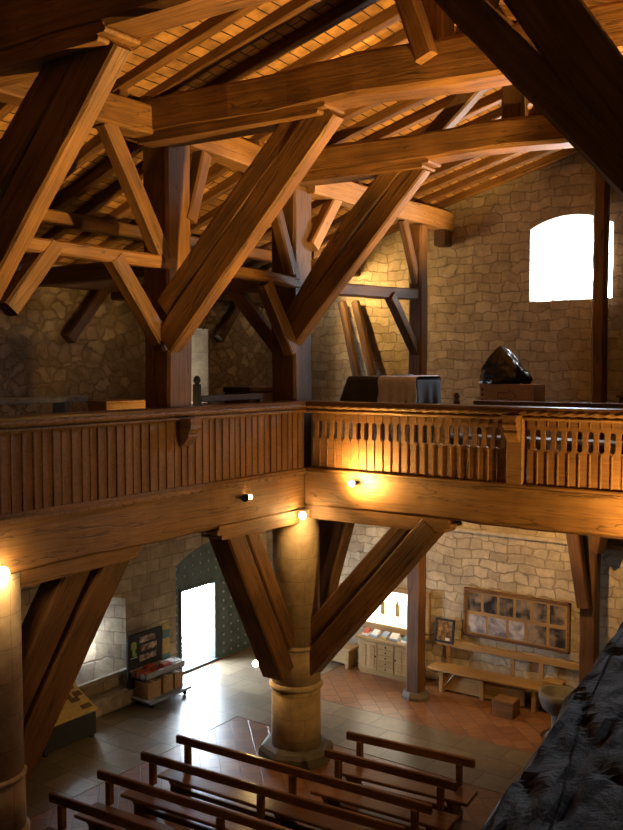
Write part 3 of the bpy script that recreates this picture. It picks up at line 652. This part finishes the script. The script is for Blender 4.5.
for a, b_ in ((-.28, .0), (.06, .05), (.36, .02)):
    MB().box(a, a + .10, -.058, -.05, -.14, .12).box(a + .02, a + .07, -.058, -.05, .12, .18).build('figure', M['ochre'], t)
t = thing('frame_picture', 'small dark framed gilt picture standing on the bench back', 'picture', (-7.84, 15.52, .84)); t.rotation_euler.x = math.radians(-8)
t.name = 'framed_picture'
m = MB(); m.box(-.20, .20, -.02, .02, 0, .04).box(-.20, .20, -.02, .02, .42, .46).box(-.20, -.16, -.02, .02, 0, .46).box(.16, .20, -.02, .02, 0, .46); m.build('frame', M['black'], t)
MB().box(-.165, .165, -.008, .012, .03, .43).build('picture', M['picture'], t)
MB().box(.03, .12, -.014, -.008, .05, .10).build('caption_card', M['paper'], t)
# cabinet
t = thing('carved_cabinet', 'low pale oak cabinet with five drawers between two doors', 'cabinet', (-9.0, 15.45, 0))
m = MB(); m.box(-.62, .62, -.22, .22, .06, .70, .008).box(-.60, .60, -.20, .20, 0, .06); m.build('body', M['bench'], t)
MB().box(-.68, .68, -.26, .23, .70, .75, .01).build('top', M['bench'], t)
for a, b_ in ((-.58, -.17), (.24, .58)):
    d_ = MB().box(a, b_, -.245, -.22, .12, .67, .006).build('door', M['bench'], t)
    MB().box(a + .05, a + .16, -.255, -.244, .18, .61, .004).box(b_ - .16, b_ - .05, -.255, -.244, .18, .61, .004).build('raised_panel', M['bench'], d_)
    MB().lathe([(.012, 0), (.018, .015), (.008, .03)], (0, 0, 0), 10).build('knob', M['iron'], d_, (b_ - .025 if a < 0 else a + .025, -.248, .40)).rotation_euler.x = H90
for k in range(5):
    z = .12 + k * .112; d_ = MB().box(-.15, .22, -.245, -.22, z, z + .10, .006).build('drawer', M['bench'], t)
    MB().lathe([(.010, 0), (.016, .012), (.008, .026)], (0, 0, 0), 10).build('knob', M['iron'], d_, (.035, -.246, z + .05)).rotation_euler.x = H90
items = [(-9.5, .12, 'paper', 'red', 'small red and white leaflet box at the left end of the cabinet top'), (-9.28, .17, 'blue_grey', 'paper', 'second small card box on the cabinet top, grey with white cards'),
         (-9.05, .15, 'ochre', 'blue_grey', 'third small card box on the cabinet top, with ochre front'), (-8.84, .19, 'blue_grey', 'paper', 'fourth and largest card box on the cabinet top'), (-8.58, .14, 'paper', 'teal', 'white card box on the cabinet top beside the post')]
for x_, w_, a, b_, lb in items:
    t = thing('card_box', lb, 'box', (x_, 15.36, .752), R.uniform(-.2, .2), 'card boxes on the cabinet')
    MB().box(-w_/2, w_/2, -.09, .09, 0, .05, .004).build('tray', M[a], t)
    MB().prism([(-.08, .05), (.06, .05), (.07, .12), (.04, .12)], 'x', -w_/2 + .01, w_/2 - .01).build('cards', M[b_], t)
# long bench along the end wall
t = thing('wall_bench', 'long oak bench with backrest along the end wall under the photographs', 'bench', (-8.0, 15.42, 0), math.radians(1.5))
MB().box(0, 3.0, -.34, .08, .41, .46, .01).build('seat', M['bench'], t)
MB().box(0, 3.05, .10, .15, .78, .90, .01).build('back_rail', M['bench'], t)
for xx in (.25, 1.55, 2.1, 2.9): MB().box(xx - .04, xx + .04, .10, .15, .40, .80, .006).build('back_post', M['bench'], t)
for xx in (.28, 1.1, 2.1, 2.85): MB().box(xx - .04, xx + .04, -.28, .05, 0, .41, .008).build('leg', M['bench'], t)
MB().box(.30, 1.08, -.20, -.17, .04, .40, .006).box(1.12, 1.9, -.20, -.17, .04, .40, .006).build('front_panel', M['bench'], t)
m = MB().tube([(.32, -.24, .12), (.55, -.24, .38)], .018, 6); m.build('diagonal_strut', M['bench'], t)
t = thing('wall_bench', 'short oak bench end left of the cabinet, half hidden by the brace', 'bench', (-10.9, 15.42, 0))
MB().box(0, 1.15, -.26, .10, .40, .45, .01).build('seat', M['bench'], t)
for xx in (.1, 1.02): MB().box(xx - .05, xx + .05, -.22, .08, 0, .40, .01).build('leg', M['bench'], t)
MB().box(.12, .95, -.10, -.07, .06, .40, .006).build('front_panel', M['bench'], t)
t = MB().box(-.18, .18, -.10, .10, 0, .16, .01).build('wooden_box', M['bench'], loc=(-5.55, 15.28, .475)); tag(t, 'small wooden collection box on the right end of the long bench', 'box')
t = MB().box(-.20, .20, -.16, .16, 0, .30, .012).build('wooden_stool', M['oak'], loc=(-6.25, 14.82, 0)); tag(t, 'low wooden block on the tiles before the long bench', 'stool')
# font
t = thing('stone_font', 'round stone basin on a foot beside the right bench end', 'font', (-5.08, 14.3, 0))  # grey stone given the dark colour to stand for its shade
MB().lathe([(.24, 0), (.24, .08), (.15, .14), (.14, .40), (.20, .48)], n=24).build('foot', M['stone_dark'], t, smooth=True)
MB().lathe([(.18, .46), (.30, .56), (.35, .72), (.35, .82), (.29, .82), (.26, .70), (.10, .62)], n=28).build('basin', M['stone_dark'], t, smooth=True)

# ------------------------------------------------------------ left aisle furniture
t = thing('leaflet_rack', 'black wheeled leaflet rack with poster beside the door', 'rack', (-12.05, 11.75, 0))
MB().box(-.06, -.01, -.50, .36, .12, 1.27, .008).build('back_board', M['black'], t)
m = MB()
for k, (z, a, b_) in enumerate([(1.08, -.22, .18), (.92, -.20, .22), (.74, -.22, .20)]): m.box(-.012, -.004, a, b_, z, z + .11)
m.build('poster_pictures', M['poster'], t)
MB().box(-.012, -.004, -.40, -.33, .88, 1.14).box(-.012, -.002, -.43, -.30, 1.00, 1.12).box(-.012, -.002, -.36, -.30, .86, .92).build('poster_emblem', M['green'], t)
MB().box(-.012, -.004, -.46, .28, .60, .63).box(-.012, -.004, -.44, -.28, .84, .85).build('poster_text', M['paper'], t)
MB().box(-.03, .0, .36, .56, .12, 1.30, .004).build('side_sign', M['ochre'], t)
MB().box(-.005, .006, .37, .55, 1.02, 1.18).box(-.005, .006, .37, .55, .55, .72).build('sign_bands', M['teal'], t)
m = MB(); m.box(0, .36, -.44, .60, .50, .52).box(.34, .36, -.44, .60, .50, .62).box(0, .36, -.44, -.42, .50, .62).box(0, .36, .58, .60, .50, .62); m.build('tray', M['grey_plastic'], t)
MB().box(-.02, .52, -.46, .62, .10, .15, .008).build('base_shelf', M['blue_grey'], t)
for sx in (.06, .44):
    for sy in (-.36, .50):
        c = MB().lathe([(.04, -.015), (.05, -.01), (.05, .01), (.04, .015)], n=14).build('wheel', M['black'], t, (sx, sy, .05)); c.rotation_euler.x = H90
for k in range(8):
    row = 'front' if k % 2 else 'back'; pos = ['leftmost', 'second', 'third', 'fourth'][k // 2]
    colr = 'paper' if k in (4, 6, 7) else 'red'; cn = 'white' if colr == 'paper' else 'red'
    px_ = .09 + (k % 2) * .15; py_ = -.34 + (k // 2) * .26
    l = MB().box(-.06, .06, -.10, .10, 0, .10 + .02 * (k % 3), .004).build('leaflet_stack', M[colr], loc=(-12.05 + px_, 11.75 + py_, .522)); l.rotation_euler.z = R.uniform(-.15, .15)
    tag(l, '%s %s leaflet stack in the %s row of the rack tray' % (pos, cn, row), 'leaflets', 'leaflet stacks in the rack')
for k, (yy, w_, lb) in enumerate([(-.24, .34, 'larger cardboard box on the left of the rack base'), (.12, .26, 'middle cardboard box on the rack base'), (.40, .22, 'smallest cardboard box at the door end of the rack base')]):
    t = thing('cardboard_box', lb, 'box', (-11.83, 11.75 + yy, .152), 0, 'boxes on the rack base')
    MB().box(-.17, .17, -w_/2, w_/2, 0, .30, .006).build('carton', M['card'], t)
    MB().box(-.172, .172, -.02, .02, .296, .302).build('tape', M['paper'], t)
t = thing('display_table', 'sloping ochre and brown display board on a black base under the low window', 'display', (-11.85, 9.45, 0))
MB().box(-.38, .38, -.55, .52, .06, .44, .01).build('base', M['black'], t)
for sx in (-.32, .32):
    for sy in (-.48, .46): MB().box(sx - .03, sx + .03, sy - .03, sy + .03, 0, .06).build('foot', M['black'], t)
bd = MB().box(-.44, .44, -.62, .56, -.02, .02, .006).build('display_board', M['ochre'], t, (-.02, 0, .66)); bd.rotation_euler.y = math.radians(27)
m = MB()
for a, b_, c, d_ in ((-.30, -.05, -.50, -.10), (-.30, -.12, .05, .48), (-.05, .12, -.35, -.18), (-.12, .05, .12, .30), (.12, .20, -.45, .0), (-.38, -.30, -.2, .2), (-.34, -.22, .30, .50), (-.22, -.12, .38, .46), (-.05, .06, .36, .52), (.06, .16, .22, .40), (.26, .36, .30, .50)): m.box(a, b_, c, d_, .02, .026)
m.build('board_print', M['brown_print'], bd)
pl_ = MB().prism([(-.36, .44), (.30, .44), (-.36, .80)], 'y', -.50, .48).build('wedge', M['black'], t)

# ------------------------------------------------------------ upper gallery contents
def cloth_table():
    t = thing('cloth_table', 'table under a grey draped cloth behind the end parapet', 'table', (-7.45, 13.0, 4.62))
    for sx in (-.55, .45):
        for sy in (-.32, .32): MB().box(sx - .03, sx + .03, sy - .03, sy + .03, 0, 1.36).build('leg', M['oak_dark'], t)
    MB().box(-.68, .54, -.42, .42, 1.36, 1.40, .008).build('tabletop', M['oak_dark'], t)
    vs = []; fs = []; n = 96; rings = 12
    def outline(q):     # rectangle walked by q in 0..1
        x0, x1, y0, y1 = -.70, .56, -.44, .44; per = [(x0, y0, 1, 0, x1 - x0), (x1, y0, 0, 1, y1 - y0), (x1, y1, -1, 0, x1 - x0), (x0, y1, 0, -1, y1 - y0)]
        tot = sum(p[4] for p in per); s_ = q * tot
        for a, b_, dx, dy, l in per:
            if s_ <= l: return a + dx * s_, b_ + dy * s_, dy, -dx
            s_ -= l
        return x0, y0, 0, -1
    for i in range(n):
        x_, y_, nx_, ny_ = outline(i / n); vs.append((x_ * .98, y_ * .98, 1.412))
    for r_ in range(1, rings + 1):
        f = r_ / rings
        for i in range(n):
            x_, y_, nx_, ny_ = outline(i / n); k = math.sin(i / n * 2 * math.pi * 11 + 1.3 * math.sin(i * .31)) * .045 * f + .03 * f
            ln = .62 + .10 * math.sin(i / n * 2 * math.pi * 3)
            lean = .22 * f if (x_ < -.6) else 0
            vs.append((x_ + nx_ * (k + .012) - lean, y_ + ny_ * (k + .012), 1.408 - ln * f))
    for r_ in range(rings):
        for i in range(n): fs.append((r_ * n + i, r_ * n + (i + 1) % n, (r_ + 1) * n + (i + 1) % n, (r_ + 1) * n + i))
    fs.append(tuple(range(n)))
    c = link('tablecloth', vs, fs, M['dark_cloth'], None, (-7.45, 13.0, 4.62), True); tag(c, 'dark cloth draped over the table behind the end parapet', 'cloth')
    for p in c.data.polygons:
        if len(p.vertices) > 4: p.use_smooth = False
    # pale cloth thrown over the right half, hanging in folds at front and end
    xs_ = [-.08 + .72 * i / 30 for i in range(31)]; vs = []; fs = []
    prof = [(.5, -.0), (.2, .0), (-.1, .0), (-.40, .0), (-.475, -.03)] + [(-.50, -.03 - .58 * j / 10) for j in range(1, 11)]
    for j, (py, pz) in enumerate(prof):
        for i, px_ in enumerate(xs_):
            hang = max(0, -pz) / .6; ov = max(0, px_ - .585) ; f = math.sin(i * .95 + .5 * math.sin(i * .4)) * .038 * hang
            vs.append((min(px_, .60 + .02 * hang) + .012 * math.sin(j), py + f - .02 * hang, 1.422 + pz * (1 + .12 * math.sin(i * .5))))
    nx_ = len(xs_)
    for j in range(len(prof) - 1):
        for i in range(nx_ - 1): fs.append((j * nx_ + i, j * nx_ + i + 1, (j + 1) * nx_ + i + 1, (j + 1) * nx_ + i))
    c = link('pale_cloth', vs, fs, M['cloth'], None, (-7.45, 13.0, 4.62), True); tag(c, 'pale cloth hanging in folds over the right half of the dark-draped table', 'cloth')
    sd_ = c.modifiers.new('thickness', 'SOLIDIFY'); sd_.thickness = .006
    pl2 = MB().lathe([(.10, 0), (.16, .015), (.17, .03), (.12, .02)], n=18).build('plate', M['blue_grey'], loc=(-7.35, 13.0, 6.033), smooth=True); tag(pl2, 'shallow dish on the cloth-covered table', 'dish')
cloth_table()
# cardboard box with printed arrow and the bin bag on it
t = thing('cardboard_box', 'large cardboard box with a printed arrow outline under the bin bag', 'box', (-6.2, 14.8, 4.62))
MB().box(-.50, .50, -.25, .25, 0, 1.27, .008).build('carton', M['card'], t)
m = MB(); ar = [(-.16, 1.02), (.04, 1.02), (.04, .96), (.18, 1.07), (.04, 1.18), (.04, 1.12), (-.16, 1.12)]
for k in range(7):
    a = V((ar[k][0], -.252, ar[k][1])); b_ = V((ar[(k + 1) % 7][0], -.252, ar[(k + 1) % 7][1])); m.tube([a, b_], .007, 5)
m.build('printed_arrow', M['card_mark'], t)
for k in range(4): MB().box(-.47, -.42, -.2545, -.25, .88 + k * .09, .92 + k * .09).build('printed_mark', M['card_mark'], t)
def bag():
    n, k = 22, 28; vs = []; fs = []
    for i in range(n + 1):
        f = i / n; z = f * .66
        r_ = .42 * (1 - f) ** .75 * (1 + .25 * math.sin(f * 3)) + .02
        for j in range(k):
            a = 2 * math.pi * j / k; q = 1 + .16 * noise.noise(V((math.cos(a) * 2.2, math.sin(a) * 2.2, f * 3))) + .10 * noise.noise(V((math.cos(a) * 7, math.sin(a) * 7, f * 6)))
            vs.append((r_ * q * math.cos(a) * 1.05 - .08 * f, r_ * q * math.sin(a) * .6, z))
    for i in range(n):
        for j in range(k): fs.append((i * k + j, i * k + (j + 1) % k, (i + 1) * k + (j + 1) % k, (i + 1) * k + j))
    fs += [tuple(range(k))[::-1], tuple(n * k + j for j in range(k))]
    o = link('bin_bag', vs, fs, M['bag'], None, (-6.34, 14.8, 5.893)); tag(o, 'black plastic bin bag slumped on the large cardboard box', 'bag')
bag()
T('leaning_log', (-9.30, 15.15, 4.62), (-10.22, 15.52, 7.5), .17, .17, 'oak_dark', 'left one of two logs leaning on the end wall', 'log', ch=.06)
T('leaning_log', (-8.88, 15.15, 4.62), (-9.90, 15.52, 7.5), .17, .17, 'oak_dark', 'right one of two logs leaning on the end wall', 'log', ch=.06)
t = thing('grey_bench', 'long blue-grey bench behind the left parapet', 'bench', (-10.5, 7.0, 4.62))
MB().box(-.16, .16, -1.6, 1.92, 1.06, 1.14, .01).build('seat', M['blue_grey'], t)
for yy in (-1.3, 1.55): MB().box(-.14, .14, yy - .05, yy + .05, 0, 1.06, .01).build('leg', M['blue_grey'], t)
MB().box(-.02, .02, -1.3, 1.55, .5, .58).build('stretcher', M['blue_grey'], t)
t = thing('wooden_crate', 'pale wooden crate behind the left parapet, left of the middle post', 'crate', (-10.2, 9.35, 4.62))
MB().box(-.2, .2, -.40, .40, 0, 1.04, .012).build('body', M['oak_pale'], t); MB().box(-.22, .22, -.42, .42, 1.04, 1.07, .008).build('lid', M['oak_pale'], t)
t = thing('wooden_chest', 'dark wooden chest on the left gallery beside the corner post', 'chest', (-10.6, 13.1, 4.62))
MB().box(-.3, .3, -.5, .5, 0, 1.10, .015).build('body', M['oak_dark'], t); MB().box(-.32, .32, -.52, .52, 1.10, 1.2, .02).build('lid', M['oak_dark'], t)
t = thing('bench_end', 'dark bench with a knobbed end post behind the left parapet, below the upper window', 'bench', (-9.5, 10.35, 4.62))
MB().box(-.05, .05, -.05, .05, 0, 1.30, .01).lathe([(.03, 1.30), (.06, 1.35), (.05, 1.40), (.02, 1.43)], n=12).build('end_post', M['black'], t)
MB().box(-.05, .05, .05, 1.6, 1.02, 1.12, .01).build('top_rail', M['oak_dark'], t); MB().box(-.05, .05, 1.5, 1.6, 0, 1.02).build('end_post', M['oak_dark'], t)
t = thing('choir_stall', 'dark choir bench behind the end parapet, seen through its slots', 'bench', (-6.18, 12.6, 4.62))
MB().lathe([(.05, 0), (.05, 1.05), (.03, 1.07), (.055, 1.12), (.03, 1.17)], n=12).build('end_post', M['oak_dark'], t)
MB().box(.3, 5.6, -.06, .06, 1.0, 1.06, .008).build('top_rail', M['oak_dark'], t); MB().box(.0, 5.6, -.45, -.05, .50, .55, .008).build('seat', M['blue_grey'], t)
for xx in (.1, 1.9, 3.7, 5.4): MB().box(xx - .04, xx + .04, -.42, .04, 0, .50).build('leg', M['oak_dark'], t)
for xx in (.4, 1.9, 3.7, 5.4): MB().box(xx - .04, xx + .04, -.04, .04, .5, 1.0).build('back_post', M['oak_dark'], t)
t = thing('wall_cupboard', 'dark shelf unit on the end wall at the right edge', 'shelf', (-4.28, 15.45, 4.62))
MB().box(-.22, .6, -.2, .22, 0, 1.05, .01).build('body', M['oak_dark'], t); MB().box(-.26, .62, -.24, .22, 1.05, 1.10, .01).build('top', M['oak'], t)
MB().box(-.10, .5, -.06, .2, 1.10, 1.75, .01).build('box', M['oak_dark'], t)

# ------------------------------------------------------------ lamps in view
def bulb_lamp(loc, out, label, energy, r=.045, target=None):
    t = thing('wall_lamp', label, 'lamp', loc); out = V(out)
    MB().tube([-out * .16, -out * .04], .022, 10).build('socket', M['iron'], t)
    m = MB().lathe([(r * math.sin(math.pi * (k + .02) / 8.2), -r * math.cos(math.pi * (k + .02) / 8.2)) for k in range(9)], n=14); m.build('bulb', M['bulb'], t, smooth=True)
    if target: lamp_light('lamp_light', V(loc) + out * .09 + V((0, 0, .0)), energy, WARM, .05, 175, target, 1.0)
    else: lamp_light('lamp_light', V(loc) + out * .09 + V((0, 0, -.03)), energy, WARM, .05)
bulb_lamp((-7.90, 10.92, 3.95), (.7, -.7, 0), 'lit bulb on the corner of the gallery beams above the stone column', 16, .055)
bulb_lamp((-7.92, 5.66, 4.06), (1, 0, 0), 'glaring lit bulb on the left gallery beam at the left edge', 7, .07)
bulb_lamp((-7.06, 10.98, 4.49), (0, -1, 0), 'lit halogen bulb on the end gallery beam, right of the corner', 260, .045, (-6.95, 11.2, 4.62))
bulb_lamp((-8.72, 10.80, 1.55), (-.9, -.4, 0), 'small lit bulb on the left flank of the corner column', 8, .05)
t = thing('wall_lamp', 'small dark spotlight on the left gallery beam', 'lamp', (-7.93, 9.62, 4.37))
c = MB().lathe([(.03, -.07), (.05, -.05), (.055, .06), (.045, .06)], n=14).build('lamp_head', M['iron'], t); c.rotation_euler = (H90 * .95, 0, .5)
MB().tube([(-.1, 0, 0), (0, 0, 0)], .015, 8).build('bracket', M['iron'], t)
c = MB().lathe([(.035, 0), (.035, .01)], n=12).build('lens', M['bulb'], t, (-.0, 0, 0)); c.location = (.03, .055, .005); c.rotation_euler = (-H90, 0, .5)
t = thing('floodlight', 'white floodlight in the left aisle behind the corner braces, facing the end wall', 'lamp', (-10.27, 14.55, 8.02))
c = MB().box(-.16, .16, -.06, .06, -.12, .12, .015).build('housing', M['paper'], t); c.rotation_euler = (.3, 0, .4)
c = MB().box(-.13, .13, .061, .065, -.09, .09).build('lens', M['bulb'], t); c.rotation_euler = (.3, 0, .4)
MB().tube([(0, 0, .1), (0, 0, .45)], .02, 8).build('bracket', M['iron'], t)
lamp_light('floodlight_beam', (-10.0, 14.7, 7.95), 150, WARM, .08, 150, (-8.6, 15.7, 7.2))
